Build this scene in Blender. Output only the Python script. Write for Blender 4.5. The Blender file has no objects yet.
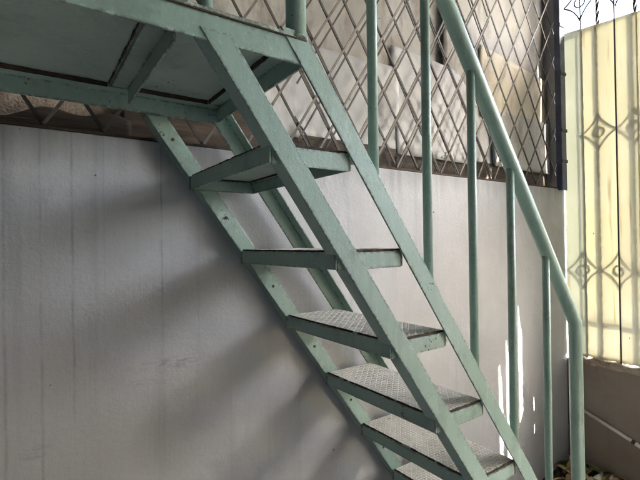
import bpy, bmesh, math, random
from mathutils import Vector, Matrix
random.seed(7)
sc = bpy.context.scene
COL = sc.collection
H = 1.602                       # eye height above the floor

# ------------------------------------------------------------------ camera
YAW, PITCH, ROLL, LENS = 0.6062, 0.0061, -0.0165, 23.9
cam = bpy.data.cameras.new('camera'); cam_o = bpy.data.objects.new('camera', cam); COL.objects.link(cam_o)
cam.lens = LENS; cam.sensor_width = 36; cam.clip_start = 0.05; cam.clip_end = 500
_fw = Vector((math.sin(YAW)*math.cos(PITCH), math.cos(YAW)*math.cos(PITCH), math.sin(PITCH)))
_rt = Vector((math.cos(YAW), -math.sin(YAW), 0)); _up = _rt.cross(_fw)
_r2 = _rt*math.cos(ROLL) + _up*math.sin(ROLL); _u2 = _up*math.cos(ROLL) - _rt*math.sin(ROLL)
cam_o.matrix_world = Matrix(((_r2.x, _u2.x, -_fw.x, 0), (_r2.y, _u2.y, -_fw.y, 0), (_r2.z, _u2.z, -_fw.z, H), (0, 0, 0, 1)))
sc.camera = cam_o

# ------------------------------------------------------------------ light
SUN_EL = math.radians(38)
SUN_TO = Vector((0.6*math.cos(SUN_EL), -0.8*math.cos(SUN_EL), math.sin(SUN_EL)))   # towards the sun
world = bpy.data.worlds.new('World'); sc.world = world; world.use_nodes = True
_nt = world.node_tree; _nt.nodes.clear()
_sky = _nt.nodes.new('ShaderNodeTexSky'); _sky.sky_type = 'NISHITA'; _sky.sun_disc = False
_sky.sun_elevation = SUN_EL; _sky.sun_rotation = math.atan2(SUN_TO.x, SUN_TO.y)
_sky.air_density = 1.0; _sky.dust_density = 2.5; _sky.ozone_density = 1.0
_bg = _nt.nodes.new('ShaderNodeBackground'); _bg.inputs['Strength'].default_value = 0.15
_wo = _nt.nodes.new('ShaderNodeOutputWorld')
_nt.links.new(_sky.outputs[0], _bg.inputs[0]); _nt.links.new(_bg.outputs[0], _wo.inputs[0])
sun = bpy.data.lights.new('sun', 'SUN'); sun.energy = 3.2; sun.angle = math.radians(0.5); sun.color = (1.0, 0.92, 0.79)
sun_o = bpy.data.objects.new('sun', sun); COL.objects.link(sun_o)
sun_o.rotation_euler = SUN_TO.to_track_quat('Z', 'Y').to_euler(); sun_o.location = (6, -4, 9)
sc.view_settings.view_transform = 'Standard'; sc.view_settings.look = 'None'
sc.view_settings.gamma = 1; sc.view_settings.use_curve_mapping = False
sc.view_settings.exposure = 4.95
sc.cycles.max_bounces = 8; sc.cycles.diffuse_bounces = 5; sc.cycles.glossy_bounces = 3
sc.cycles.transmission_bounces = 6; sc.cycles.sample_clamp_indirect = 6; sc.cycles.use_denoising = True
sc.cycles.caustics_reflective = False; sc.cycles.caustics_refractive = False

# ------------------------------------------------------------------ materials
class NT:
    def __init__(s, name):
        s.m = bpy.data.materials.new(name); s.m.use_nodes = True
        s.t = s.m.node_tree; s.t.nodes.clear()
        s.out = s.n('ShaderNodeOutputMaterial'); s.co = s.n('ShaderNodeTexCoord').outputs['Object']
    def n(s, k, **kw):
        x = s.t.nodes.new(k)
        for a, v in kw.items(): setattr(x, a, v)
        return x
    def put(s, sock, v):
        if isinstance(v, bpy.types.NodeSocket): s.t.links.new(v, sock)
        else: sock.default_value = v
    def noise(s, scale, detail=4, rough=.55, stretch=(1, 1, 1), off=(0, 0, 0), dist=0):
        mp = s.n('ShaderNodeMapping'); mp.inputs['Scale'].default_value = stretch; mp.inputs['Location'].default_value = off
        s.put(mp.inputs['Vector'], s.co)
        x = s.n('ShaderNodeTexNoise'); s.put(x.inputs['Vector'], mp.outputs[0])
        x.inputs['Scale'].default_value = scale; x.inputs['Detail'].default_value = detail
        x.inputs['Roughness'].default_value = rough; x.inputs['Distortion'].default_value = dist
        return x.outputs['Fac']
    def ramp(s, f, a, b, inv=False):
        x = s.n('ShaderNodeMapRange'); x.clamp = True; s.put(x.inputs['Value'], f)
        x.inputs['From Min'].default_value = a; x.inputs['From Max'].default_value = b
        x.inputs['To Min'].default_value = 1 if inv else 0; x.inputs['To Max'].default_value = 0 if inv else 1
        return x.outputs[0]
    def mix(s, f, a, b):
        x = s.n('ShaderNodeMix', data_type='RGBA'); s.put(x.inputs[0], f)
        for i, v in ((6, a), (7, b)):
            s.put(x.inputs[i], v if isinstance(v, bpy.types.NodeSocket) else (*v, 1))
        return x.outputs[2]
    def math(s, op, a, b=0.0):
        x = s.n('ShaderNodeMath', operation=op); s.put(x.inputs[0], a); s.put(x.inputs[1], b); return x.outputs[0]
    def bump(s, h, strength, dist=.01, normal=None):
        x = s.n('ShaderNodeBump'); s.put(x.inputs['Height'], h)
        x.inputs['Strength'].default_value = strength; x.inputs['Distance'].default_value = dist
        if normal is not None: s.put(x.inputs['Normal'], normal)
        return x.outputs[0]
    def bsdf(s, col, rough=.6, metal=0.0, normal=None, spec=.4):
        b = s.n('ShaderNodeBsdfPrincipled')
        s.put(b.inputs['Base Color'], col if isinstance(col, bpy.types.NodeSocket) else (*col, 1))
        s.put(b.inputs['Roughness'], rough); s.put(b.inputs['Metallic'], metal); b.inputs['Specular IOR Level'].default_value = spec
        if normal is not None: s.put(b.inputs['Normal'], normal)
        s.t.links.new(b.outputs[0], s.out.inputs[0]); return b

def mat_green(name, base, dark, chip=.70, rough=.42):
    t = NT(name)
    a = t.noise(9, 5, .6); b = t.noise(70, 5, .65); c = t.noise(2.2, 4, .55, off=(3, 1, 2)); gr = t.noise(5.5, 6, .7, off=(6, 2, 8))
    col = t.mix(t.ramp(c, .35, .68), base, dark)
    col = t.mix(t.math('MULTIPLY', t.ramp(b, .57, .72), .3), col, tuple(min(1, v*1.35+.05) for v in base))
    run = t.noise(16, 4, .6, stretch=(1, 1, .12))
    col = t.mix(t.math('MULTIPLY', t.ramp(run, .55, .75), .45), col, tuple(v*.5 for v in base))
    col = t.mix(t.math('MULTIPLY', t.ramp(gr, .54, .70), .42), col, (.085, .10, .08))
    spot = t.math('ADD', t.math('MULTIPLY', a, .5), t.math('MULTIPLY', t.noise(110, 3, .6, off=(5, 5, 5)), .5))
    ch = t.ramp(spot, chip-.12, chip-.085)
    col = t.mix(ch, col, (.045, .032, .024))
    bv = t.n('ShaderNodeBevel', samples=3); bv.inputs['Radius'].default_value = .010
    ge = t.n('ShaderNodeNewGeometry'); dt = t.n('ShaderNodeVectorMath', operation='DOT_PRODUCT')
    t.put(dt.inputs[0], bv.outputs[0]); t.put(dt.inputs[1], ge.outputs['Normal'])
    edge = t.ramp(t.math('ADD', dt.outputs['Value'], t.math('MULTIPLY', t.math('SUBTRACT', t.noise(130, 3, .7), .5), .12)), .93, .985, inv=True)
    en = t.noise(85, 4, .7, off=(8, 8, 8)); en2 = t.noise(7, 3, .6, off=(1, 8, 3))
    worn = t.math('MULTIPLY', edge, t.ramp(t.math('ADD', t.math('MULTIPLY', en, .6), t.math('MULTIPLY', en2, .4)), .475, .535))
    pale = t.math('MULTIPLY', edge, t.ramp(t.noise(30, 4, .6, off=(4, 9, 1)), .5, .62))
    col = t.mix(t.math('MULTIPLY', pale, .6), col, tuple(min(1, v*1.25+.14) for v in base))
    col = t.mix(t.math('MULTIPLY', worn, .95), col, (.05, .036, .028))
    ch = t.math('MAXIMUM', ch, worn)
    h = t.math('ADD', t.math('MULTIPLY', t.noise(38, 4, .6, stretch=(1, 1, .5)), .7), t.math('MULTIPLY', ch, -.35))
    t.bsdf(col, t.math('ADD', t.math('MULTIPLY', a, .25), rough-.12), 0, t.bump(t.math('ADD', h, t.math('MULTIPLY', t.noise(160, 3, .7), .25)), .34, .006))
    return t.m
GREEN = mat_green('aged_green_paint', (.29, .395, .345), (.22, .315, .27), chip=.752)
GREEN_U = mat_green('green_paint_sheet', (.35, .42, .365), (.25, .315, .27), chip=.755, rough=.55)
GREEN_P = mat_green('green_paint_pipe', (.31, .43, .37), (.25, .355, .305), chip=.78, rough=.36)

def mat_wall(name, base, dark, drips=.7, brown=None, marks=None):
    t = NT(name)
    big = t.noise(1.1, 5, .6, off=(1, 4, 2)); mid = t.noise(5, 6, .65); fine = t.noise(60, 5, .7)
    col = t.mix(t.ramp(big, .35, .7), base, dark)
    col = t.mix(t.math('MULTIPLY', t.ramp(mid, .5, .75), .35), col, tuple(min(1, v*1.25) for v in base))
    st = t.noise(15, 3, .6, stretch=(1, 1, .05), off=(7, 0, 3)); st2 = t.noise(48, 3, .6, stretch=(1, 1, .03))
    col = t.mix(t.math('MULTIPLY', t.ramp(st, .56, .74), drips), col, tuple(v*.5 for v in dark))
    col = t.mix(t.math('MULTIPLY', t.ramp(st2, .58, .72), drips*.45), col, tuple(v*.62 for v in dark))
    # fine brush lines running down the render
    col = t.mix(t.math('MULTIPLY', t.ramp(t.noise(260, 2, .5, stretch=(1, 1, .05)), .42, .65), .07), col, tuple(v*.6 for v in dark))
    # scratches and scuffs
    sc1 = t.ramp(t.noise(7, 8, .75, stretch=(1, 1, 1.6), off=(2, 0, 9), dist=1.2), .685, .72)
    col = t.mix(t.math('MULTIPLY', sc1, .6), col, tuple(v*.35 for v in dark))
    pit = t.ramp(t.noise(42, 1, .4, off=(4, 2, 0)), .79, .81)
    col = t.mix(t.math('MULTIPLY', pit, .8), col, (.05, .045, .04))
    if marks:
        xyz = t.n('ShaderNodeSeparateXYZ'); t.put(xyz.inputs[0], t.co)
        wob = t.math('MULTIPLY', t.math('SUBTRACT', t.noise(6, 2, .5, stretch=(0, 0, 1)), .5), .012)
        for x0, w, zlo, amt in marks:
            d = t.math('ABSOLUTE', t.math('SUBTRACT', t.math('ADD', xyz.outputs[0], wob), x0))
            f = t.math('MULTIPLY', t.ramp(d, 0, w, inv=True), t.ramp(xyz.outputs[2], zlo, zlo+.25))
            f = t.math('MULTIPLY', f, t.ramp(t.noise(9, 4, .7, off=(x0, 0, 0)), .3, .6))
            col = t.mix(t.math('MULTIPLY', t.math('MULTIPLY', f, .62), amt), col, tuple(v*.34 for v in dark))
        for cx, cz, rx, rz in ((.40, 1.205, .16, .03), (.30, 1.16, .05, .018), (.02, 1.02, .05, .022)):
            ex = t.math('POWER', t.math('DIVIDE', t.math('SUBTRACT', xyz.outputs[0], cx), rx), 2)
            ez = t.math('POWER', t.math('DIVIDE', t.math('SUBTRACT', xyz.outputs[2], cz), rz), 2)
            f = t.math('MULTIPLY', t.ramp(t.math('ADD', ex, ez), 0, 1, inv=True), t.ramp(t.noise(22, 6, .75, stretch=(.5, 1, 2), dist=1.0), .46, .62))
            col = t.mix(t.math('MULTIPLY', f, .5), col, tuple(v*.3 for v in dark))
        # grime running down from the ledge
        f = t.math('MULTIPLY', t.ramp(t.math('ADD', xyz.outputs[2], t.math('MULTIPLY', t.noise(18, 4, .6, stretch=(1, 1, .04)), .28)), ZT+.04, ZT+.17), .55)
        col = t.mix(f, col, tuple(v*.45 for v in dark))
    if brown:
        col = t.mix(t.math('MULTIPLY', t.ramp(t.noise(2.6, 5, .65, off=(9, 3, 1)), .45, .7), .7), col, brown)
    col = t.mix(t.math('MULTIPLY', t.ramp(t.noise(190, 4, .75), .5, .7), .22), col, tuple(v*.6 for v in dark))
    h = t.math('ADD', t.math('MULTIPLY', mid, .6), t.math('MULTIPLY', fine, .45))
    h = t.math('SUBTRACT', h, t.math('MULTIPLY', pit, .5))
    t.bsdf(col, .93, 0, t.bump(h, .35, .012), .12)
    return t.m
ZT = 1.945
WALL = mat_wall('cement_render', (.44, .445, .455), (.365, .368, .376), .26, None, ((.115, .006, 1.0, .75), (.372, .005, 1.2, .8), (.035, .006, .7, .55), (-.05, .007, .4, .6), (.20, .004, 1.3, .35), (-.16, .008, .6, .5), (1.02, .004, 1.5, .4), (1.62, .005, 1.4, .35)))
LOWALL = mat_wall('dark_concrete', (.30, .265, .235), (.21, .18, .155), .5, (.22, .165, .125))
SIDE = mat_wall('side_render', (.29, .29, .29), (.23, .23, .23))
FLOOR = mat_wall('floor_concrete', (.50, .50, .495), (.42, .42, .415), 0, (.34, .32, .30))
CEIL = mat_wall('roof_concrete', (.30, .30, .30), (.25, .25, .25), 0)

def mat_simple(name, c1, c2, scale=8, rough=.7, metal=0, bump=.3, stretch=(1, 1, 1), lo=.38, hi=.66, spec=.4):
    t = NT(name); n = t.noise(scale, 6, .65, stretch=stretch)
    t.bsdf(t.mix(t.ramp(n, lo, hi), c1, c2), rough, metal, t.bump(t.noise(scale*5, 4, .6, stretch=stretch), bump, .006), spec)
    return t.m
RUST = mat_simple('dark_rust', (.03, .023, .018), (.065, .042, .028), 40, .85)
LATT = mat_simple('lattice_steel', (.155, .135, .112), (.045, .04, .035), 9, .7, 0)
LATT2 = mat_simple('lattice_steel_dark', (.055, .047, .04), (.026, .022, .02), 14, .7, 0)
BLUE = mat_simple('dark_blue_paint', (.07, .085, .15), (.035, .037, .05), 7, .45)
IRON = mat_simple('black_iron', (.05, .055, .07), (.03, .025, .025), 20, .5, .2)
WOOD = mat_simple('old_wood', (.10, .073, .053), (.028, .021, .016), 6, .85, 0, .6, (.25, 1, 3))
GAP_SHADE = mat_simple('gap_shade_dark', (.06, .045, .034), (.025, .019, .015), 8, .85, 0, .6, (.25, 1, 3))  # near-black brown standing in for shade in the gap above the wall
RUBBLE = mat_simple('rubble_mortar', (.56, .46, .36), (.24, .17, .12), 26, .95, 0, 1.0)
MORTAR = mat_simple('crumbled_mortar', (.40, .34, .27), (.22, .16, .11), 22, .95, 0, 1.0)
PVC = mat_simple('white_pvc', (.72, .69, .63), (.55, .50, .44), 10, .4, 0, .05)
RUBBER = mat_simple('black_rubber', (.02, .02, .02), (.04, .04, .04), 20, .6)
LEAF_G = mat_simple('green_leaf', (.10, .17, .05), (.065, .11, .03), 30, .55, 0, .1)
LEAF_B = mat_simple('dry_leaf', (.27, .17, .08), (.16, .10, .05), 30, .7, 0, .2)
LEAF_Y = mat_simple('straw_leaf', (.50, .40, .22), (.33, .24, .12), 30, .7, 0, .2)
BARK = mat_simple('bark', (.11, .08, .055), (.06, .045, .03), 12, .9, 0, .8, (1, 1, .2))
PLASTIC = mat_simple('white_plastic_scrap', (.78, .77, .74), (.62, .60, .56), 16, .35, 0, .1)
SOIL = mat_simple('dark_soil', (.05, .036, .026), (.10, .07, .045), 20, .95, 0, 1.0)

def mat_sheet_metal(name, c1, c2, c3):
    t = NT(name)
    col = t.mix(t.ramp(t.noise(2.2, 5, .6, off=(1, 2, 3)), .38, .66), c1, c2)
    col = t.mix(t.math('MULTIPLY', t.ramp(t.noise(6, 6, .7, stretch=(1, 1, .45), off=(5, 1, 7)), .50, .70), .85), col, c3)
    sp = t.ramp(t.noise(24, 3, .6, off=(3, 3, 3)), .70, .735)
    col = t.mix(sp, col, (.07, .055, .05))
    t.bsdf(col, .8, .0, t.bump(t.noise(3.2, 3, .5), .35, .05), .2)
    return t.m
SHEET_A = mat_sheet_metal('grey_board', (.43, .425, .405), (.33, .32, .30), (.15, .12, .095))
SHEET_B = mat_sheet_metal('zinc_sheet', (.52, .525, .53), (.42, .425, .43), (.25, .24, .23))
SHEET_C = mat_sheet_metal('cream_board', (.56, .53, .45), (.47, .43, .35), (.27, .22, .17))

def mat_fibre(name, c1, c2, off):
    t = NT(name)
    n = t.noise(5, 5, .6, stretch=(1, 1, .10), off=off); n2 = t.noise(2.0, 4, .55, off=off); n3 = t.noise(26, 3, .6, stretch=(1, 1, .06), off=off)
    col = t.mix(t.ramp(n, .35, .68), c1, c2)
    col = t.mix(t.math('MULTIPLY', t.ramp(n2, .45, .7), .55), col, (.58, .58, .53))
    col = t.mix(t.math('MULTIPLY', t.ramp(n3, .60, .74), .7), col, (.34, .25, .12))
    sp = t.ramp(t.noise(30, 3, .6, stretch=(1, 1, .5), off=(off[1], 4, 2)), .73, .75)
    col = t.mix(sp, col, (.12, .06, .03))
    d = t.n('ShaderNodeBsdfDiffuse'); tr = t.n('ShaderNodeBsdfTranslucent'); g = t.n('ShaderNodeBsdfGlossy'); g.inputs['Roughness'].default_value = .35
    t.put(d.inputs[0], col); t.put(tr.inputs[0], col)
    m1 = t.n('ShaderNodeMixShader'); m1.inputs[0].default_value = .29
    t.t.links.new(d.outputs[0], m1.inputs[1]); t.t.links.new(tr.outputs[0], m1.inputs[2])
    m2 = t.n('ShaderNodeMixShader'); m2.inputs[0].default_value = .04
    t.t.links.new(m1.outputs[0], m2.inputs[1]); t.t.links.new(g.outputs[0], m2.inputs[2])
    t.t.links.new(m2.outputs[0], t.out.inputs[0]); return t.m
FIBRE = [mat_fibre('fibreglass_a', (.51, .52, .45), (.45, .465, .40), (0, 0, 0)),
         mat_fibre('fibreglass_b', (.575, .555, .435), (.52, .505, .42), (4, 1, 2)),
         mat_fibre('fibreglass_c', (.565, .55, .445), (.52, .50, .405), (8, 6, 5))]

def mat_checker():
    t = NT('checker_plate_dirt')
    col = t.mix(t.ramp(t.noise(6, 5, .65), .35, .65), (.55, .545, .51), (.38, .375, .345))
    col = t.mix(t.ramp(t.noise(45, 3, .6), .60, .75), col, (.075, .055, .04))
    t.bsdf(col, .7, 0, t.bump(t.noise(90, 3, .6), .4, .003)); return t.m
def mat_lozenge():
    t = NT('worn_lozenge')
    col = t.mix(t.ramp(t.noise(5, 5, .65), .36, .66), (.76, .755, .71), (.58, .58, .535))
    col = t.mix(t.math('MULTIPLY', t.ramp(t.noise(14, 4, .6, off=(2, 2, 2)), .52, .68), .45), col, (.33, .27, .20))
    t.bsdf(col, .5, .15, t.bump(t.noise(80, 3, .6), .2, .002)); return t.m
SHEET_D = mat_sheet_metal('weathered_board', (.42, .415, .395), (.34, .335, .315), (.19, .165, .14))
SHEET_E = mat_sheet_metal('weathered_cream_board', (.50, .47, .385), (.42, .39, .315), (.23, .185, .145))
CHECK, LOZ = mat_checker(), mat_lozenge()

# ------------------------------------------------------------------ mesh helpers
def link(name, bm, mats, parent=None, smooth=False, bevel=0.0):
    if bevel:
        es = [e for e in bm.edges if len(e.link_faces) == 2 and e.calc_face_angle(0) > .6]
        bmesh.ops.bevel(bm, geom=es, offset=bevel, segments=2, affect='EDGES', profile=.6)
    bmesh.ops.recalc_face_normals(bm, faces=bm.faces)
    me = bpy.data.meshes.new(name); bm.to_mesh(me); bm.free()
    for m in (mats if isinstance(mats, (list, tuple)) else [mats]): me.materials.append(m)
    if smooth:
        for p in me.polygons: p.use_smooth = True
    o = bpy.data.objects.new(name, me); COL.objects.link(o)
    if parent: o.parent = parent
    return o
def tag(o, label=None, cat=None, group=None, kind=None):
    if label: o['label'] = label
    if cat: o['category'] = cat
    if group: o['group'] = group
    if kind: o['kind'] = kind
    return o
def empty(name, loc, label, cat, group=None):
    o = bpy.data.objects.new(name, None); COL.objects.link(o); o.location = loc; o.empty_display_size = .1
    return tag(o, label, cat, group)
def box(bm, lo, hi, mi=0):
    x0, y0, z0 = lo; x1, y1, z1 = hi
    v = [bm.verts.new(p) for p in ((x0,y0,z0),(x1,y0,z0),(x1,y1,z0),(x0,y1,z0),(x0,y0,z1),(x1,y0,z1),(x1,y1,z1),(x0,y1,z1))]
    for q in ((0,3,2,1),(4,5,6,7),(0,1,5,4),(1,2,6,5),(2,3,7,6),(3,0,4,7)):
        f = bm.faces.new([v[i] for i in q]); f.material_index = mi
    return v
def sweep(bm, prof, a, b, e1, e2, na=None, nb=None):
    """closed profile (list of 2d) in the frame e1,e2, swept from a to b; na / nb optional cutting normals at the ends"""
    a, b, e1, e2 = Vector(a), Vector(b), Vector(e1), Vector(e2); d = (b-a).normalized()
    rings = []
    for p, n in ((a, na), (b, nb)):
        r = []
        for (s, t) in prof:
            q = p + e1*s + e2*t
            if n is not None:
                n = Vector(n); q = q + d*((p-q).dot(n)/d.dot(n))
            r.append(bm.verts.new(q))
        rings.append(r)
    n_ = len(prof)
    for i in range(n_):
        j = (i+1) % n_
        bm.faces.new((rings[0][i], rings[0][j], rings[1][j], rings[1][i]))
    bm.faces.new(rings[0][::-1]); bm.faces.new(rings[1])
def tube(bm, pts, r, seg=16, cap=True, mi=0):
    pts = [Vector(p) for p in pts]; rings = []
    for i, p in enumerate(pts):
        if i == 0: d = pts[1]-p
        elif i == len(pts)-1: d = p-pts[i-1]
        else: d = (pts[i+1]-p).normalized()+(p-pts[i-1]).normalized()
        d.normalize()
        ref = Vector((0, 1, 0)) if abs(d.y) < .9 else Vector((1, 0, 0))
        u = d.cross(ref).normalized(); v = d.cross(u)
        k = 1.0
        if 0 < i < len(pts)-1:
            k = 1/max(.5, d.dot((p-pts[i-1]).normalized()))
        rr = r[i] if isinstance(r, (list, tuple)) else r
        rings.append([bm.verts.new(p + (u*math.cos(2*math.pi*a/seg)*(k if 0 < i < len(pts)-1 else 1) + v*math.sin(2*math.pi*a/seg))*rr) for a in range(seg)])
    for q in range(len(rings)-1):
        for a in range(seg):
            f = bm.faces.new((rings[q][a], rings[q][(a+1) % seg], rings[q+1][(a+1) % seg], rings[q+1][a])); f.material_index = mi; f.smooth = True
    if cap:
        bm.faces.new(rings[0][::-1]).material_index = mi; bm.faces.new(rings[-1]).material_index = mi
def L_prof(w, d, t):                       # vertical leg w along e1, other leg d along e2 at the start of e1
    return [(0, 0), (w, 0), (w, t), (t, t), (t, d), (0, d)]

# ------------------------------------------------------------------ the place: floor, walls, roof
YW, XW = 1.458, 3.076                      # back wall face, right wall face
ZT, ZS, ZSHEET = 1.945, .777, 3.025        # top of back wall, top of low wall, top of fibreglass
ZR = 3.68                                   # roof underside
XL, YF = -2.4, -3.0

bm = bmesh.new(); box(bm, (-14, -14, -.3), (26, 14, 0)); tag(link('ground', bm, FLOOR), kind='structure')

def noisy_wall(name, lo, hi, mat, parent=None):
    bm = bmesh.new(); box(bm, lo, hi); return link(name, bm, mat, parent, bevel=.006)
bw = empty('cement_wall', (0, YW, 0), 'grey streaked cement wall behind the green metal staircase', 'wall')
def child_mesh(name, fn, mat, root, **kw):
    b = bmesh.new(); fn(b)
    bmesh.ops.translate(b, verts=b.verts, vec=-Vector(root.location)); return link(name, b, mat, root, **kw)
child_mesh('wall_face', lambda b: box(b, (XL, YW, -.05), (XW+.2, YW+.14, ZT)), WALL, bw, bevel=.006)
def ledge(b):                              # broken mortar and rubble along the wall top
    n = 150; x0, x1 = XL, XW-.02
    prev = None
    for i in range(n+1):
        x = x0+(x1-x0)*i/n
        h = .014+.012*random.random(); yy = YW+.055+.02*random.random()
        cur = [b.verts.new(p) for p in ((x, yy, ZT-.004), (x, yy+.012, ZT+h), (x, YW+.138, ZT+h*.7), (x, YW+.138, ZT-.004))]
        if prev:
            for a in range(4): b.faces.new((prev[a], prev[(a+1) % 4], cur[(a+1) % 4], cur[a]))
        else: b.faces.new(cur)
        prev = cur
    b.faces.new(prev[::-1])
child_mesh('rubble_ledge', ledge, RUBBLE, bw)

tag(noisy_wall('light_block_side_wall', (XL-.2, YF, 0), (XL, YW+.14, ZR-.003), SIDE), 'unseen grey rendered wall added on the left to block light', 'wall')  # out of view; added so no daylight enters from the left
tag(noisy_wall('light_block_front_wall', (XL-.2, YF-.2, 0), (XW, YF-.003, ZR-.003), SIDE), 'unseen grey rendered wall added across the yard to block light', 'wall')  # out of view; added up to the roof to close off front light
tag(noisy_wall('rear_building_wall', (XL-.2, YW+.62, 0), (XW+.2, YW+.8, ZR-.003), SIDE), 'pale house wall hidden behind the boards and lattice', 'wall')
tag(noisy_wall('wall_return', (XW+.006, YW+.013, ZT+.004), (XW+.19, YW+.142, ZR-.003), WALL), 'narrow grey wall return just behind the dark blue corner pole', 'wall')
tag(noisy_wall('building_end_wall', (XW+.004, YW+.145, 0), (XW+.19, YW+.615, ZR-.003), WALL), 'end of the pale house wall closing the gap behind the dark pole', 'wall')
tag(noisy_wall('sky_block_board', (XW+.88, YF-1.0, 3.2), (XW+.91, -.42, ZR-.003), CEIL), 'unseen board added at the roof edge to block high sky and sun', 'fascia')  # out of view; added to trim the upper sky and stop direct sun
bm = bmesh.new(); box(bm, (XL-.3, YF-1.0, ZR), (XW+.56, YW+.9, ZR+.15)); box(bm, (XW+.5605, YF-1.0, ZR), (XW+.91, -.42, ZR+.15)); tag(link('shading_roof_slab', bm, CEIL), 'unseen flat roof added to shade the stair yard, overhang shaped against the sun', 'roof')  # out of view; added for shade, overhang shaped to keep direct sun out

lw = empty('low_wall', (XW, 0, 0), 'dark brown concrete low wall under the yellow fibreglass sheets', 'wall')
child_mesh('wall_face', lambda b: box(b, (XW, YF, -.05), (XW+.15, YW-.003, ZS)), LOWALL, lw, bevel=.006)
def ledge2(b):
    n = 120; prev = None
    for i in range(n+1):
        y = YF+(YW-.02-YF)*i/n; h = .012+.022*random.random(); e = .012*random.random()
        cur = [b.verts.new(p) for p in ((XW-.012-e, y, ZS-.02+.012*random.random()), (XW-.01-e, y, ZS+h), (XW+.10, y, ZS+h), (XW+.10, y, ZS-.01))]
        if prev:
            for a in range(4): b.faces.new((prev[a], prev[(a+1) % 4], cur[(a+1) % 4], cur[a]))
        else: b.faces.new(cur)
        prev = cur
    b.faces.new(prev[::-1])
child_mesh('crumbled_ledge', ledge2, MORTAR, lw)

# ------------------------------------------------------------------ staircase (one welded thing)
stair = empty('metal_staircase', (1.1, 1.12, 0), 'steep green painted steel staircase with landing, diamond plate treads and pipe railing', 'staircase')
SO = Vector(stair.location)
def spart(name, fn, mat, parent=None, **kw):
    b = bmesh.new(); fn(b); bmesh.ops.translate(b, verts=b.verts, vec=-SO); return link(name, b, mat, parent or stair, **kw)
YFR, YRR = .841, 1.408                     # front and rear stair planes
XA, XB, Z0, SL = .312, .537, 2.02, 1.395   # lower-left edge of lower/upper stringer at height Z0, slope
U = Vector((1, 0, -SL)).normalized(); N = Vector((-U.z, 0, U.x))
def xs(x0, z): return x0+(Z0-z)/SL
Zn = Vector((0, 0, 1))
W, T = .054, .006
def stringer(x0, y, flange_at_top, ydir, ztop):
    def fn(b):
        a = Vector((xs(x0, ztop), y, ztop)); c = Vector((xs(x0, .002), y, .002))
        if flange_at_top: sweep(b, L_prof(W, .05, T), a+N*W, c+N*W, -N, Vector((0, ydir, 0)), Zn, Zn)
        else: sweep(b, L_prof(W, .05, T), a, c, N, Vector((0, ydir, 0)), Zn, Zn)
    return fn
def fix_top(fn): return fn
spart('stringer', stringer(XA, YFR-.003, False, 1, 2.045), GREEN, bevel=.0018)
spart('stringer', stringer(XB, YFR-.003, True, 1, 2.066), GREEN, bevel=.0018)
spart('stringer', stringer(XA, YRR, False, 1, 2.018), GREEN, bevel=.0018)
spart('stringer', stringer(XB, YRR, True, -1, 2.018), GREEN, bevel=.0018)
# bolts holes along the rear stringers
for x0 in (XA, XB):
    z = 1.93
    while z > .3:
        c = Vector((xs(x0, z), YRR-.0015, z))+N*(W*.5)
        spart('bolt', lambda b: tube(b, [c, c+Vector((0, .004, 0))], .0055, 10), RUST)
        z -= .252

def ribbon(b, p, q, z0, z1, wmin, wmax, step=.014, gaps=.3):
    """one continuous ragged strip of rust from p to q (x, y), between the heights z0 and z1"""
    p, q = Vector((*p, 0)), Vector((*q, 0)); d = (q-p).normalized(); e = Vector((-d.y, d.x, 0)); n = max(4, int((q-p).length/step)); prev = None
    for i in range(n+1):
        w = wmin*.25 if random.random() < gaps else random.uniform(wmin, wmax); c = p+(q-p)*(i/n)+e*random.uniform(-.4, .4)*wmin
        zz = z1+random.uniform(-.0006, .0006)
        cur = [b.verts.new(c+e*s*w+Vector((0, 0, h))) for s, h in ((-1, z0), (1, z0), (1, zz), (-1, zz))]
        if prev:
            for a in range(4): b.faces.new((prev[a], prev[(a+1) % 4], cur[(a+1) % 4], cur[a]))
        else: b.faces.new(cur)
        prev = cur
    b.faces.new(prev[::-1])

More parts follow.
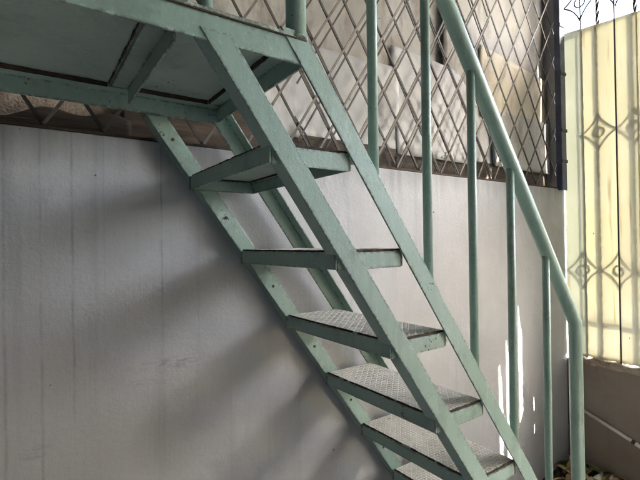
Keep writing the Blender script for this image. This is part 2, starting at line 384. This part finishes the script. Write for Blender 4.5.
# treads
RISE, RUN, DEP = .252, .1765, .236
TH, TT = .044, .005
def tread(k):
    z = 1.5767-RISE*(k-2); x0 = xs(XA, z)+.004; x1 = x0+DEP
    y0, y1 = YFR+T+.002, YRR-.002
    def frame(b):
        zt = z
        for (p, q, e) in (((x0, y0), (x0, y1), (1, 0)), ((x1, y0), (x1, y1), (-1, 0))):
            sweep(b, [(0, 0), (T, 0), (T, TH-T), (.034, TH-T), (.034, TH), (0, TH)], (p[0], p[1], zt-.005-TH+.005), (q[0], q[1], zt-TH), (e[0], 0, 0), (0, 0, 1))
        for (yy, e) in ((y0, 1), (y1, -1)):
            sweep(b, [(0, 0), (T, 0), (T, TH-T), (.03, TH-T), (.03, TH), (0, TH)], (x0+T+.001, yy, zt-TH-.002), (x1-T-.001, yy, zt-TH-.002), (0, e, 0), (0, 0, 1))
    f = spart('tread', frame, GREEN, bevel=.0012)
    def plate(b):
        X0, X1, Y0, Y1 = x0+.006, x1-.006, y0+.007, y1-.006
        # plate as a slightly uneven grid with a ragged edge
        nx, ny = 8, 18; g = []
        for i in range(nx+1):
            row = []
            for j in range(ny+1):
                ex = random.uniform(-.0015, .0015) if i in (0, nx) else 0
                ey = random.uniform(-.0015, .0015) if j in (0, ny) else 0
                sag = -.003*math.sin(math.pi*i/nx)*math.sin(math.pi*j/ny)
                row.append((X0+(X1-X0)*i/nx+ex, Y0+(Y1-Y0)*j/ny+ey, z+.0045+sag))
            g.append(row)
        top = [[b.verts.new(p) for p in r] for r in g]
        for i in range(nx):
            for j in range(ny): b.faces.new((top[i][j], top[i+1][j], top[i+1][j+1], top[i][j+1]))
        bot = [[b.verts.new((p[0], p[1], p[2]-.0042)) for p in r] for r in g]
        for i in range(nx):
            for j in range(ny): b.faces.new((bot[i][j], bot[i][j+1], bot[i+1][j+1], bot[i+1][j]))
        for i in range(nx):
            b.faces.new((top[i][0], bot[i][0], bot[i+1][0], top[i+1][0])); b.faces.new((top[i+1][ny], bot[i+1][ny], bot[i][ny], top[i][ny]))
        for j in range(ny):
            b.faces.new((top[0][j+1], bot[0][j+1], bot[0][j], top[0][j])); b.faces.new((top[nx][j], bot[nx][j], bot[nx][j+1], top[nx][j+1]))
        for f_ in b.faces: f_.material_index = 0
        # raised lozenges, alternating at +-45 degrees
        pit = .0142; ni = int((X1-X0)/pit); nj = int((Y1-Y0)/pit)
        for i in range(ni):
            for j in range(nj):
                cx, cy = X0+(i+.5)*(X1-X0)/ni, Y0+(j+.5)*(Y1-Y0)/nj
                u = (cx-X0)/(X1-X0); v = (cy-Y0)/(Y1-Y0); zz = z+.0045-.003*math.sin(math.pi*u)*math.sin(math.pi*v)
                if random.random() < .03: continue
                s = 1 if (i+j) % 2 else -1
                d = Vector((1, s, 0)).normalized(); e = Vector((-d.y, d.x, 0)); la, lb, hh = .0090, .0037, .0018*random.uniform(.7, 1.1)
                c = Vector((cx, cy, zz-.0004))
                base = [b.verts.new(c+d*la*p+e*lb*q) for p, q in ((-1, 0), (-.3, -1), (.3, -1), (1, 0), (.3, 1), (-.3, 1))]
                tp = [b.verts.new(c+Vector((0, 0, hh))+d*la*.68*p+e*lb*.62*q) for p, q in ((-1, 0), (-.3, -1), (.3, -1), (1, 0), (.3, 1), (-.3, 1))]
                fs = [b.faces.new(tp)]+[b.faces.new((base[a], base[(a+1) % 6], tp[(a+1) % 6], tp[a])) for a in range(6)]
                for f_ in fs: f_.material_index = 1
    spart('checker_plate', plate, [CHECK, LOZ], f)
    for xx, dd in ((x0-.001, .5), (x1+.001, 0)):         # lumpy weld where the tread meets the rear stringer
        spart('weld_bead', lambda b: tube(b, [(xx+random.uniform(-.001, .001), YRR-.004, z-TH+q*TH/7) for q in range(8)], [random.uniform(.003, .0058) for _ in range(8)], 7), GREEN_U, f)
    # underside sheet welded below the diamond plate
    def under(b): box(b, (x0+.012, y0+.012, z-.0065), (x1-.012, y1-.012, z-.0012))
    spart('underside_sheet', under, GREEN_U, f)
    for p_, q_ in (((x0+.035, y0+.035), (x0+.035, y1-.035)), ((x1-.035, y0+.035), (x1-.035, y1-.035)), ((x0+.035, y1-.032), (x1-.035, y1-.032))):
        spart('rust_seam', lambda b: ribbon(b, p_, q_, z-.0115, z-.0062, .0012, .0032, .03), RUST, f)
    # rust line where the fascia meets the plate
    spart('rust_seam', lambda b: ribbon(b, (x0+.0055, y0+.004), (x0+.0055, y1-.004), z-.001, z+.0052, .0012, .0028), RUST, f)
    spart('rust_seam', lambda b: ribbon(b, (x0+.006, y0+.0055), (x1-.006, y0+.0055), z-.001, z+.0056, .0012, .003), RUST, f)
for k in range(1, 8): tread(k)

# landing
XE, XLL = .556, -2.36
LZ0, LZ1 = 2.022, 2.078
lf = spart('landing_frame', lambda b: sweep(b, [(0, 0), (.007, 0), (.007, .049), (.05, .049), (.05, .056), (0, .056)], (XLL, YFR, LZ0), (XE, YFR, LZ0), (0, 1, 0), Zn), GREEN, bevel=.002)
spart('rear_beam', lambda b: sweep(b, [(0, 0), (-.007, 0), (-.007, .049), (-.05, .049), (-.05, .056), (0, .056)], (XLL, YRR+.008, LZ0-.002), (XE-.002, YRR+.008, LZ0-.002), (0, 1, 0), Zn), GREEN, lf, bevel=.002)
spart('end_beam', lambda b: sweep(b, [(0, 0), (-.007, 0), (-.007, .048), (-.05, .048), (-.05, .055), (0, .055)], (XE-.001, YFR+.009, LZ0+.001), (XE-.001, YRR, LZ0+.001), (1, 0, 0), Zn), GREEN, lf, bevel=.002)
for xj in (.232, -.42, -1.07, -1.72):
    spart('joist', lambda b: sweep(b, [(0, 0), (.006, 0), (.006, .044), (.05, .044), (.05, .05), (0, .05)], (xj+.03, YFR+.052, LZ0+.004), (xj+.03, YRR-.045, LZ0+.004), (-1, 0, 0), Zn), GREEN_U, lf, bevel=.0015)
def lplate(b, i):
    xs_ = [XLL+.01, -1.08, -.43, .222, XE-.006]
    if True:
        n = 14; x0, x1 = xs_[i]+.002, xs_[i+1]-.002; m = 10
        g = [[(x0+(x1-x0)*p/n, YFR-.004+random.uniform(-.002, .0015)*(q in (0,)) + (YRR-YFR+.004)*q/m, LZ1+.0095+.003*math.sin(math.pi*p/n)*math.sin(math.pi*q/m)*(-1)**i+random.uniform(-.0003, .0003)) for q in range(m+1)] for p in range(n+1)]
        tp = [[b.verts.new(c) for c in r] for r in g]; bt = [[b.verts.new((c[0], c[1], c[2]-.0075)) for c in r] for r in g]
        for p in range(n):
            for q in range(m):
                b.faces.new((tp[p][q], tp[p+1][q], tp[p+1][q+1], tp[p][q+1])); b.faces.new((bt[p][q], bt[p][q+1], bt[p+1][q+1], bt[p+1][q]))
        for p in range(n):
            b.faces.new((tp[p][0], bt[p][0], bt[p+1][0], tp[p+1][0])); b.faces.new((tp[p+1][m], bt[p+1][m], bt[p][m], tp[p][m]))
        for q in range(m):
            b.faces.new((tp[0][q+1], bt[0][q+1], bt[0][q], tp[0][q])); b.faces.new((tp[n][q], bt[n][q], bt[n][q+1], tp[n][q+1]))
for i in range(4): spart('landing_plate', lambda b: lplate(b, i), GREEN_U, lf)
for p_, q_, dr in (((-.40, YRR-.045), (.20, YRR-.045), .012), ((.27, YRR-.045), (.50, YRR-.045), .012), ((.204, YFR+.10), (.204, YRR-.05), .004),
                   ((XE-.052, YFR+.06), (XE-.052, YRR-.05), .012), ((-1.0, YRR-.045), (-.45, YRR-.045), .012)):
    spart('rust_seam', lambda b: ribbon(b, p_, q_, LZ1-dr, LZ1+.0015, .0010, .0028, .016, .35), RUST, lf)
# flaking paint and rust along the top edge of the landing
spart('rust_edge', lambda b: ribbon(b, (XLL+.02, YFR+.001), (XE-.004, YFR+.001), LZ1-.0008, LZ1+.0026, .0046, .0054, .03, 0), RUST, lf)
# landing legs at its far end
for yy in (YFR+.03, YRR-.03): spart('landing_leg', lambda b: box(b, (XLL+.02, yy-.025, 0), (XLL+.07, yy+.025, LZ0-.003)), GREEN, bevel=.002)

# railing
YP = .857; HS = 1.373
BEND = Vector((1.884, YP, 1.250)); XN = .540
ztop = BEND.z+(BEND.x-XN)*HS
def rail(b):
    tube(b, [(BEND.x, YP, .004), (BEND.x, YP, BEND.z), (XN, YP, ztop), (XLL+.05, YP, ztop)], .0258, 24)
spart('handrail', rail, GREEN_P)
def zb(x): return Z0-(x-XB-W/N.x)*SL       # top edge of the upper stringer at x
def weld(c, r, axis):
    """lumpy bead of weld round a post"""
    def fn(b):
        e = Vector((0, 1, 0)); n = 26; m = 6; rings = []; g = axis
        for i in range(n):
            a = 2*math.pi*i/n; rad = e*math.sin(a)*r+g*math.cos(a)*r/max(.3, abs(g.x)); k = .0034*random.uniform(.65, 1.35); o_ = Vector(c)+rad
            rd = rad.normalized(); rings.append([b.verts.new(o_+rd*k*math.cos(2*math.pi*j/m)+Vector((0, 0, 1))*k*math.sin(2*math.pi*j/m)) for j in range(m)])
        for i in range(n):
            for j in range(m): b.faces.new((rings[i][j], rings[(i+1) % n][j], rings[(i+1) % n][(j+1) % m], rings[i][(j+1) % m]))
    spart('weld_bead', fn, GREEN_P, smooth=True)
weld((XN-.005, YP, LZ1+.008), .0255, Vector((1, 0, 0)))
spart('newel_post', lambda b: tube(b, [(XN-.005, YP, LZ1+.004), (XN-.005, YP, ztop-.02)], .0245, 20), GREEN_P)
for x in (.778, .990, 1.206, 1.425, 1.658):
    zz = min(zb(x), 9)
    weld((x, YP+.004, zz+.002), .0155, U); weld((x, YP, BEND.z+(BEND.x-x)*HS-.030), .0155, Vector((1, 0, -HS)).normalized())
    spart('baluster', lambda b: tube(b, [(x, YP+.004, max(.01, zz-.004)), (x, YP, BEND.z+(BEND.x-x)*HS-.02)], .0140, 16), GREEN_P)
for i in range(12):
    x = .314-.22*i
    spart('baluster', lambda b: tube(b, [(x, YP, LZ1+.004), (x, YP, ztop-.02)], .0140, 16), GREEN_P)
spart('base_plate', lambda b: box(b, (BEND.x-.06, YP-.06, .001), (BEND.x+.06, YP+.06, .009)), GREEN)

# ------------------------------------------------------------------ lattice grille over the wall
lg = empty('lattice_grille', (1.5, YW+.03, ZT), 'rusty collapsible diamond lattice grille along the top of the cement wall', 'grille')
LX1 = 3.05; LZB, LZT = 1.962, 3.66; HWD, HHT = .0803, .1243; PH = 1.655
def bars(sign, y, r, xmin=XL+.02, xmax=LX1):
    def fn(b):
        slope = HHT/HWD
        for i in range(-60, 45):
            xb = PH+i*2*HWD
            # line through (xb, LZB) rising with slope*sign
            z0, z1 = LZB, LZT; x0, x1 = xb, xb+sign*(LZT-LZB)/slope
            if sign > 0:
                if x0 < xmin: z0 += (xmin-x0)*slope; x0 = xmin
                if x1 > xmax: z1 -= (x1-xmax)*slope; x1 = xmax
            else:
                if x0 > xmax: z0 += (x0-xmax)*slope; x0 = xmax
                if x1 < xmin: z1 -= (xmin-x1)*slope; x1 = xmin
            if z1-z0 < .03: continue
            n = max(2, int((z1-z0)/.25)); ph = random.uniform(0, 6); jx = random.uniform(-.008, .008)
            pts = []
            for q in range(n+1):
                t = q/n
                pts.append((x0+(x1-x0)*t+jx*math.sin(t*5+ph), y+.003*math.sin(t*7+ph*2), z0+(z1-z0)*t))
            # flat strip section
            d = Vector((x1-x0, 0, z1-z0)).normalized(); e = Vector((-d.z, 0, d.x)); prev = None
            for p in pts:
                p = Vector(p)
                cur = [b.verts.new(p+e*s*r+Vector((0, tt, 0))) for s, tt in ((-1, -.002), (1, -.002), (1, .002), (-1, .002))]
                if prev:
                    for a in range(4): b.faces.new((prev[a], prev[(a+1) % 4], cur[(a+1) % 4], cur[a]))
                else: b.faces.new(cur)
                prev = cur
            b.faces.new(prev[::-1])
    return fn
child_mesh('lattice_strips', bars(1, YW+.026, .0048), LATT, lg)
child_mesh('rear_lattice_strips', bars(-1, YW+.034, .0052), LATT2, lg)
lg2 = empty('lattice_grille', (2.0, YW+.07, ZT), 'second darker lattice leaf folded behind the first, seen between the balusters', 'grille')
PH_, PH = PH, PH+.052
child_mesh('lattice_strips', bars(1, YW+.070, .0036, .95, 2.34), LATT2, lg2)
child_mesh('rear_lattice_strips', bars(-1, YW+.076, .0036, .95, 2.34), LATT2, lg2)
PH = PH_
child_mesh('bottom_rail', lambda b: box(b, (XL+.01, YW+.004, ZT+.001), (XW-.075, YW+.044, ZT+.010)), RUST, lg, bevel=.001)

# boards behind the lattice: each board a thing of its own
def board(name, x0, x1, z0, z1, y, mat, label, cat, wav=.012, tilt=0.0, ragged=0.0, poly=None):
    o = empty(name, ((x0+x1)/2, y, z0), label, cat)
    def fn(b):
        nx, nz = (140 if 'plank' in name else 30), 12; ph = random.uniform(0, 6)
        rows = []
        for i in range(nx+1):
            row = []
            for j in range(nz+1):
                u, v = i/nx, j/nz; x = x0+(x1-x0)*u
                zt_, zb_ = (z1, z0) if poly is None else poly(x)
                z = zb_+(zt_-zb_)*v+(random.uniform(-ragged, ragged) if j in (0,) else 0)
                yy = y+wav*math.sin(x*7+ph+z*1.5)+wav*.6*math.sin(z*9+x*3+ph)+tilt*(v-.5)
                row.append((x, yy, z))
            rows.append(row)
        f = [[b.verts.new(p) for p in r] for r in rows]; k = [[b.verts.new((p[0], p[1]+.006, p[2])) for p in r] for r in rows]
        for i in range(nx):
            for j in range(nz):
                b.faces.new((f[i][j], f[i+1][j], f[i+1][j+1], f[i][j+1])); b.faces.new((k[i][j], k[i][j+1], k[i+1][j+1], k[i+1][j]))
        for i in range(nx):
            b.faces.new((f[i][0], k[i][0], k[i+1][0], f[i+1][0])); b.faces.new((f[i+1][nz], k[i+1][nz], k[i][nz], f[i][nz]))
        for j in range(nz):
            b.faces.new((f[0][j+1], k[0][j+1], k[0][j], f[0][j])); b.faces.new((f[nx][j], k[nx][j], k[nx][j+1], f[nx][j+1]))
    c = child_mesh('board_face', fn, mat, o, smooth=True)
    return o
YB = YW+.13
board('plywood_board', .30, 2.34, 2.40, 3.66, YB+.022, SHEET_A, 'large stained beige board behind the upper lattice, left of the handrail', 'board', .008)
board('plywood_board', 1.98, 3.07, 2.50, 3.66, YB-.006, SHEET_D, 'pale beige board behind the lattice between handrail and dark blue pole', 'board', .006)
board('zinc_sheet', .80, 1.60, 2.06, 2.50, YB-.012, SHEET_B, 'buckled light grey metal sheet low behind the lattice by the middle balusters', 'metal sheet', .010, .02)
board('zinc_sheet', 1.57, 2.42, 2.05, 2.62, YB-.02, SHEET_B, 'smooth silver grey metal sheet behind the lattice crossed by the handrail', 'metal sheet', .008, .03,
      poly=lambda x: (2.62-.05*(x-1.57), 2.05))
board('zinc_sheet', 2.40, 3.07, 2.06, 2.42, YB-.040, SHEET_D, 'dull grey metal sheet in the bottom corner of the lattice beside the dark pole', 'metal sheet', .004, .01)
board('cream_board', 2.30, 3.07, 2.36, 2.74, YB-.024, SHEET_E, 'cream board strip behind the lattice next to the dark blue pole', 'board', .003,
      poly=lambda x: (2.80-.09*(x-2.3), 2.36))
board('wooden_plank', XL+.05, .30, 1.95, 2.012, YB-.045, WOOD, 'long dark rotten wooden plank above the wall under the landing', 'plank', .006, .01, .012, poly=lambda x: (2.012+.02*math.sin(x*9)+.012*math.sin(x*31), 1.95))
board('wooden_plank', .28, .80, 1.95, 2.42, YB-.03, WOOD, 'broad brown rotten wooden board behind the lattice at the end of the landing', 'plank', .006, .01, .012)
board('gap_shade_strip', .78, 3.06, 1.95, 2.075, YB-.028, GAP_SHADE, 'added dark strip painted as the shaded gap along the bottom of the lattice', 'beam', .003)  # dark strip added to paint the shade of the open gap here
board('plaster_board', XL+.05, .34, 1.95, 3.66, YB+.03, RUBBLE, 'rough crumbling brown plaster panel above the landing', 'panel', .004)

# ------------------------------------------------------------------ corner pole
cp = empty('corner_pole', (XW-.03, YW-.018, ZT-.01), 'dark blue painted steel pole standing in the corner at the end of the lattice', 'pole')
child_mesh('pole', lambda b: box(b, (XW-.072, YW-.030, ZT-.012), (XW-.006, YW+.010, ZR-.004)), BLUE, cp, bevel=.004)
for z in (2.12, 2.33, 2.72, 3.05): child_mesh('clip', lambda b: box(b, (XW-.078, YW-.036, z), (XW-.003, YW-.0285, z+.022)), IRON, cp, bevel=.002)

# ------------------------------------------------------------------ ornamental iron grille outside the sheets
XG = XW+.0285
og = empty('window_grille', (XG, .2, ZS), 'ornamental black iron grille with rings and diamonds behind the yellow sheets', 'grille')
GP = .1045; G0 = 1.236                      # bar pitch, first ring bar of the middle row
NB = 34
def gbar(y, twisted):
    def fn(b):
        z0, z1 = ZS+.02, 3.6
        if not twisted: tube(b, [(XG if y > 1.2 else XW+.004, y, z0-.04), (XG if y > 1.2 else XW+.004, y, z1)], .0048, 8); return
        n = 90; prev = None
        for q in range(n+1):
            z = z0+(z1-z0)*q/n; a = z*26; s = .0092
            cur = [b.verts.new((XG+s*1.3*math.cos(a+c), y+s*1.3*math.sin(a+c), z)) for c in (0, math.pi/2, math.pi, 3*math.pi/2)]
            if prev:
                for c in range(4): b.faces.new((prev[c], prev[(c+1) % 4], cur[(c+1) % 4], cur[c]))
            else: b.faces.new(cur)
            prev = cur
        b.faces.new(prev[::-1])
    return fn
for i in range(-1, NB):
    y = G0-GP*i
    if y > YW-.03 or y < YF+.05: continue
    child_mesh('grille_bar', gbar(y, i % 2 == 0), IRON, og)
def star(y, z):
    def fn(b):
        hw, hh = GP, .125
        def arc(p0, p1, c):
            pts = []
            for q in range(9):
                t = q/8; pts.append(tuple(((1-t)**2*Vector(p0)+2*t*(1-t)*Vector(c)+t*t*Vector(p1))))
            tube(b, pts, .0052, 6)
        X = XG-.0055
        top, bot, l, r_ = (X, y, z+hh), (X, y, z-hh), (X, y+hw, z), (X, y-hw, z)
        for a, c in ((top, l), (top, r_), (bot, l), (bot, r_)):
            ctl = (X, y+(c[1]-y)*.30, z+(a[2]-z)*.28); arc(a, c, ctl)
        tube(b, [(X, y+.033*math.cos(q*math.pi/10), z+.033*math.sin(q*math.pi/10)) for q in range(21)], .0055, 6)
    return fn
for zi, (z, par) in enumerate(((3.20, 1), (2.30, 0), (1.395, 1))):
    for i in range(-1, NB):
        y = G0-GP*i
        if (i % 2 == par) and YF+.2 < y < YW-.1: child_mesh('diamond_ring', star(y, z), IRON, og)
for z in (ZS+.05, 1.06, 3.6): child_mesh('grille_rail', lambda b: box(b, (XG+.009, YF+.05, z-.012), (XG+.018, YW-.02, z+.012)), IRON, og)

# ------------------------------------------------------------------ fibreglass sheets on the right wall
def fibre_sheet(y1, y0, x, mat, label, zt0=ZSHEET, cut=None, rag=.0015, zb_=ZS+.03, slope=.09):
    """corrugated translucent sheet from y1 (far) to y0 (near)"""
    o = empty('fibreglass_sheet', (x, (y0+y1)/2, zb_), label, 'sheet', 'yellow fibreglass sheets fixed over the low wall')
    def fn(b):
        ny, nz = max(6, int((y1-y0)/.012)), 90; rows = []
        ph = random.uniform(0, 6)
        for i in range(ny+1):
            row = []
            for j in range(nz+1):
                u, v = i/ny, j/nz; y = y1+(y0-y1)*u
                zt_ = zt0-slope*min(.95, YW-y)
                z = zb_+(zt_-zb_)*v+(random.uniform(-.004, .004) if j == 0 else 0)
                ex = (cut(z) if cut else random.uniform(-rag, rag)*(i == ny))*u     # the near edge draws back where the sheet is torn
                row.append((x+.0010*math.sin(y*38+ph)+.0012*math.sin(y*11+ph*2), y+ex, z))
            rows.append(row)
        f = [[b.verts.new(p) for p in r] for r in rows]
        for i in range(ny):
            for j in range(nz): b.faces.new((f[i][j], f[i+1][j], f[i+1][j+1], f[i][j+1]))
    s = child_mesh('sheet_face', fn, mat, o, smooth=True)
    m = s.modifiers.new('thickness', 'SOLIDIFY'); m.thickness = .002
    return o
fibre_sheet(YW-.005, 1.325, XW+.012, FIBRE[0], 'greenish narrow fibreglass sheet in the corner beside the dark pole')
fibre_sheet(1.335, 1.128, XW+.016, FIBRE[1], 'yellow fibreglass sheet with one long brown rust streak near its top')
fibre_sheet(1.136, 1.012, XW+.010, FIBRE[2], 'pale yellow fibreglass sheet at the right edge with a rusty streak')
# further sheets of the same wall, nearer than the picture shows; the gaps between them let the sun through
def slit(*spans):
    """width of the gap at height z: each span (z0, z1, width) tapers towards its upper end"""
    def fn(z):
        w = 0
        for z0, z1, ww in spans:
            if z0 < z < z1: w = max(w, ww*min(1, (z1-z)/(.45*(z1-z0))+.1)*(1+.18*math.sin(z*23+ww*900)))
        return w+.0 if w else -.006
    return fn
def sy(X): return YW-(XW+.02-X)*.8/.6       # where the sunbeam that lands at X on the back wall passes the sheets
def sz(X, z): return z+(XW+.02-X)/.6*math.tan(SUN_EL)
P = [(2.645, [(.34, .47, .016), (.49, .62, .018)]), (2.485, [(.48, 1.20, .062)]), (2.420, [(.30, .95, .034)]), (2.352, [(.20, 1.00, .088)]), (2.278, [(.20, .86, .046)])]
y_hi = 1.017
for i, (X, spans) in enumerate(P):
    yc = sy(X); cutf = slit(*[(sz(X, a), sz(X, c), w) for a, c, w in spans])
    fibre_sheet(y_hi, yc, XW+.012, FIBRE[(i+1) % 3], 'torn yellow fibreglass sheet over the low wall, nearer than the streaked pair', cut=cutf)
    y_hi = yc+.001
for i, (c, low) in enumerate(((-.28, 1), (-.90, 1), (-1.75, 2), (-2.3, 0), (-2.97, 0))):   # unseen; two cut short for daylight, one raised to let sun reach floor
    fibre_sheet(y_hi, c, XW+.010+.007*(i % 2), FIBRE[i % 3], ('unseen yellow fibreglass sheet cut short to let low daylight in over it', 'tall yellow fibreglass sheet over the low wall beyond the short ones', 'unseen yellow fibreglass sheet raised to let sun onto the floor')[(1, 0, 2)[low]], zb_=1.5 if low == 2 else ZS+.03, zt0=2.1 if low == 1 else ZSHEET+.15, slope=0); y_hi = c+.008

# ------------------------------------------------------------------ pipe, debris
pp = empty('waste_pipe', (XW-.02, .9, .3), 'thin white plastic pipe sloping along the dark low wall', 'pipe')
PA, PB, PC = Vector((XW-.018, 1.36, .455)), Vector((XW-.018, 1.066, .343)), Vector((XW-.018, .35, .075))
child_mesh('pipe', lambda b: tube(b, [PA, PC], .0105, 14), PVC, pp)
child_mesh('coupling', lambda b: tube(b, [PB-(PC-PA).normalized()*.010, PB+(PC-PA).normalized()*.010], .0125, 14), RUBBER, pp)
child_mesh('coupling', lambda b: tube(b, [PB+(PC-PA).normalized()*.0105, PB+(PC-PA).normalized()*.06], .0135, 14), PVC, pp)

def soil(b):
    n = 34
    g = {}
    for i in range(n+1):
        for j in range(n+1):
            u, v = i/n, j/n; x = XW-.004-u*1.0; y = YW-.004-v*1.0
            h = .075*math.exp(-(u*u+v*v)*5)*(.6+.8*random.random())+.012*random.random()
            if i == n or j == n: h = .001
            g[i, j] = b.verts.new((x, y, h+.002))
    for i in range(n):
        for j in range(n): b.faces.new((g[i, j], g[i+1, j], g[i+1, j+1], g[i, j+1]))
bm = bmesh.new(); soil(bm); tag(link('soil_heap', bm, SOIL), 'loose dark soil swept into the corner below the sheets', 'soil', kind='stuff')
def leaf_mesh(L_, W_):
    b = bmesh.new(); n = 6; prev = None
    for i in range(n+1):
        t = i/n; w = W_*math.sin(math.pi*min(1, t*.9+.06))**.8; z = .02*L_/.1*math.sin(t*2.6)
        cur = [b.verts.new((L_*(t-.5), s*w, z+abs(s)*w*.35)) for s in (-1, 0, 1)]
        if prev:
            for a in range(2): b.faces.new((prev[a], prev[a+1], cur[a+1], cur[a]))
        prev = cur
    return b
leafs = []
for nm, mt, L_, W_ in (('fallen_leaf', LEAF_G, .13, .030), ('fallen_leaf', LEAF_B, .11, .026), ('fallen_leaf', LEAF_Y, .14, .022)):
    leafs.append((leaf_mesh(L_, W_), mt))
leaf_me = []
for b, mt in leafs:
    me = bpy.data.meshes.new('fallen_leaf'); b.to_mesh(me); b.free(); me.materials.append(mt)
    for p in me.polygons: p.use_smooth = True
    leaf_me.append(me)
random.seed(21)
LN = ('fallen green leaf among the corner debris', 'fallen brown leaf among the corner debris', 'fallen straw coloured leaf among the corner debris')
for i in range(38):
    k = (0, 1, 2, 1, 2)[i % 5]; o = bpy.data.objects.new('fallen_leaf', leaf_me[k]); COL.objects.link(o)
    dx, dy = abs(random.gauss(0, .16)), abs(random.gauss(0, .2))
    h = .075*math.exp(-((dx+.05)**2+(dy+.05)**2)*5)
    o.location = (XW-.05-dx, YW-.05-dy, h+.03+random.uniform(0, .02)); o.rotation_euler = (random.uniform(-.5, .5), random.uniform(-.5, .5), random.uniform(0, 6.3))
    o.scale = (random.uniform(.7, 1.1),)*3
    tag(o, LN[k], 'leaf', ('green', 'brown', 'straw coloured')[k]+' fallen leaves in the corner')
def scrap(b):
    n = 8; prev = None
    for i in range(n+1):
        t = i/n; cur = [b.verts.new((XW-.13+.05*math.cos(j*.9+t)+.02*math.sin(i*2.1), 1.23-.13*t+.01*math.sin(j*3), .085+.028*math.sin(j*.8+t*3)+.012*math.sin(i*1.7))) for j in range(5)]
        if prev:
            for a in range(4): b.faces.new((prev[a], prev[a+1], cur[a+1], cur[a]))
        prev = cur
bm = bmesh.new(); scrap(bm); ps = tag(link('plastic_scrap', bm, PLASTIC, smooth=True), 'crumpled white plastic scrap on the soil at the foot of the low wall', 'litter')
ps.modifiers.new('thickness', 'SOLIDIFY').thickness = .002

# ------------------------------------------------------------------ greenery beyond the sheets
def tree(x, y, zc, r, n, label):
    o = empty('broadleaf_tree', (x, y, 0), label, 'tree')
    child_mesh('trunk', lambda b: tube(b, [(x, y, 0), (x+.05, y-.04, zc*.5), (x+.02, y, zc), (x+.1, y+.05, zc+r*.5)], [.10, .085, .06, .02], 10), BARK, o)
    def limbs(b):
        for q in range(7):
            a = q*.9; tube(b, [(x+.03, y, zc-.3+q*.07), (x+r*.45*math.cos(a), y+r*.45*math.sin(a), zc+.1+.1*q), (x+r*.8*math.cos(a), y+r*.8*math.sin(a), zc+.2+.1*q)], [.035, .02, .006], 6)
    child_mesh('limb', limbs, BARK, o)
    def crown(b):
        cl = [(Vector((random.gauss(0, 1), random.gauss(0, 1), random.gauss(0, .8))).normalized()*random.uniform(.35, 1)*r, random.uniform(.14, .3)*r) for _ in range(34)]
        for _ in range(n):
            c, s = random.choice(cl); p = Vector((x, y, zc+r*.35))+c+Vector((random.gauss(0, s), random.gauss(0, s), random.gauss(0, s*.8)))
            d = Vector((random.gauss(0, 1), random.gauss(0, 1), random.gauss(-.3, .7))).normalized(); e = d.orthogonal().normalized(); e.rotate(Matrix.Rotation(random.uniform(0, 6), 3, d))
            l, w = random.uniform(.05, .09), random.uniform(.018, .03)
            b.faces.new([b.verts.new(v) for v in (p-d*l, p+e*w, p+d*l, p-e*w)])
    child_mesh('crown', crown, LEAF_G, o)
tree(5.6, 1.80, 2.15, .9, 4500, 'leafy green tree glimpsed past the edge of the yellow sheets')
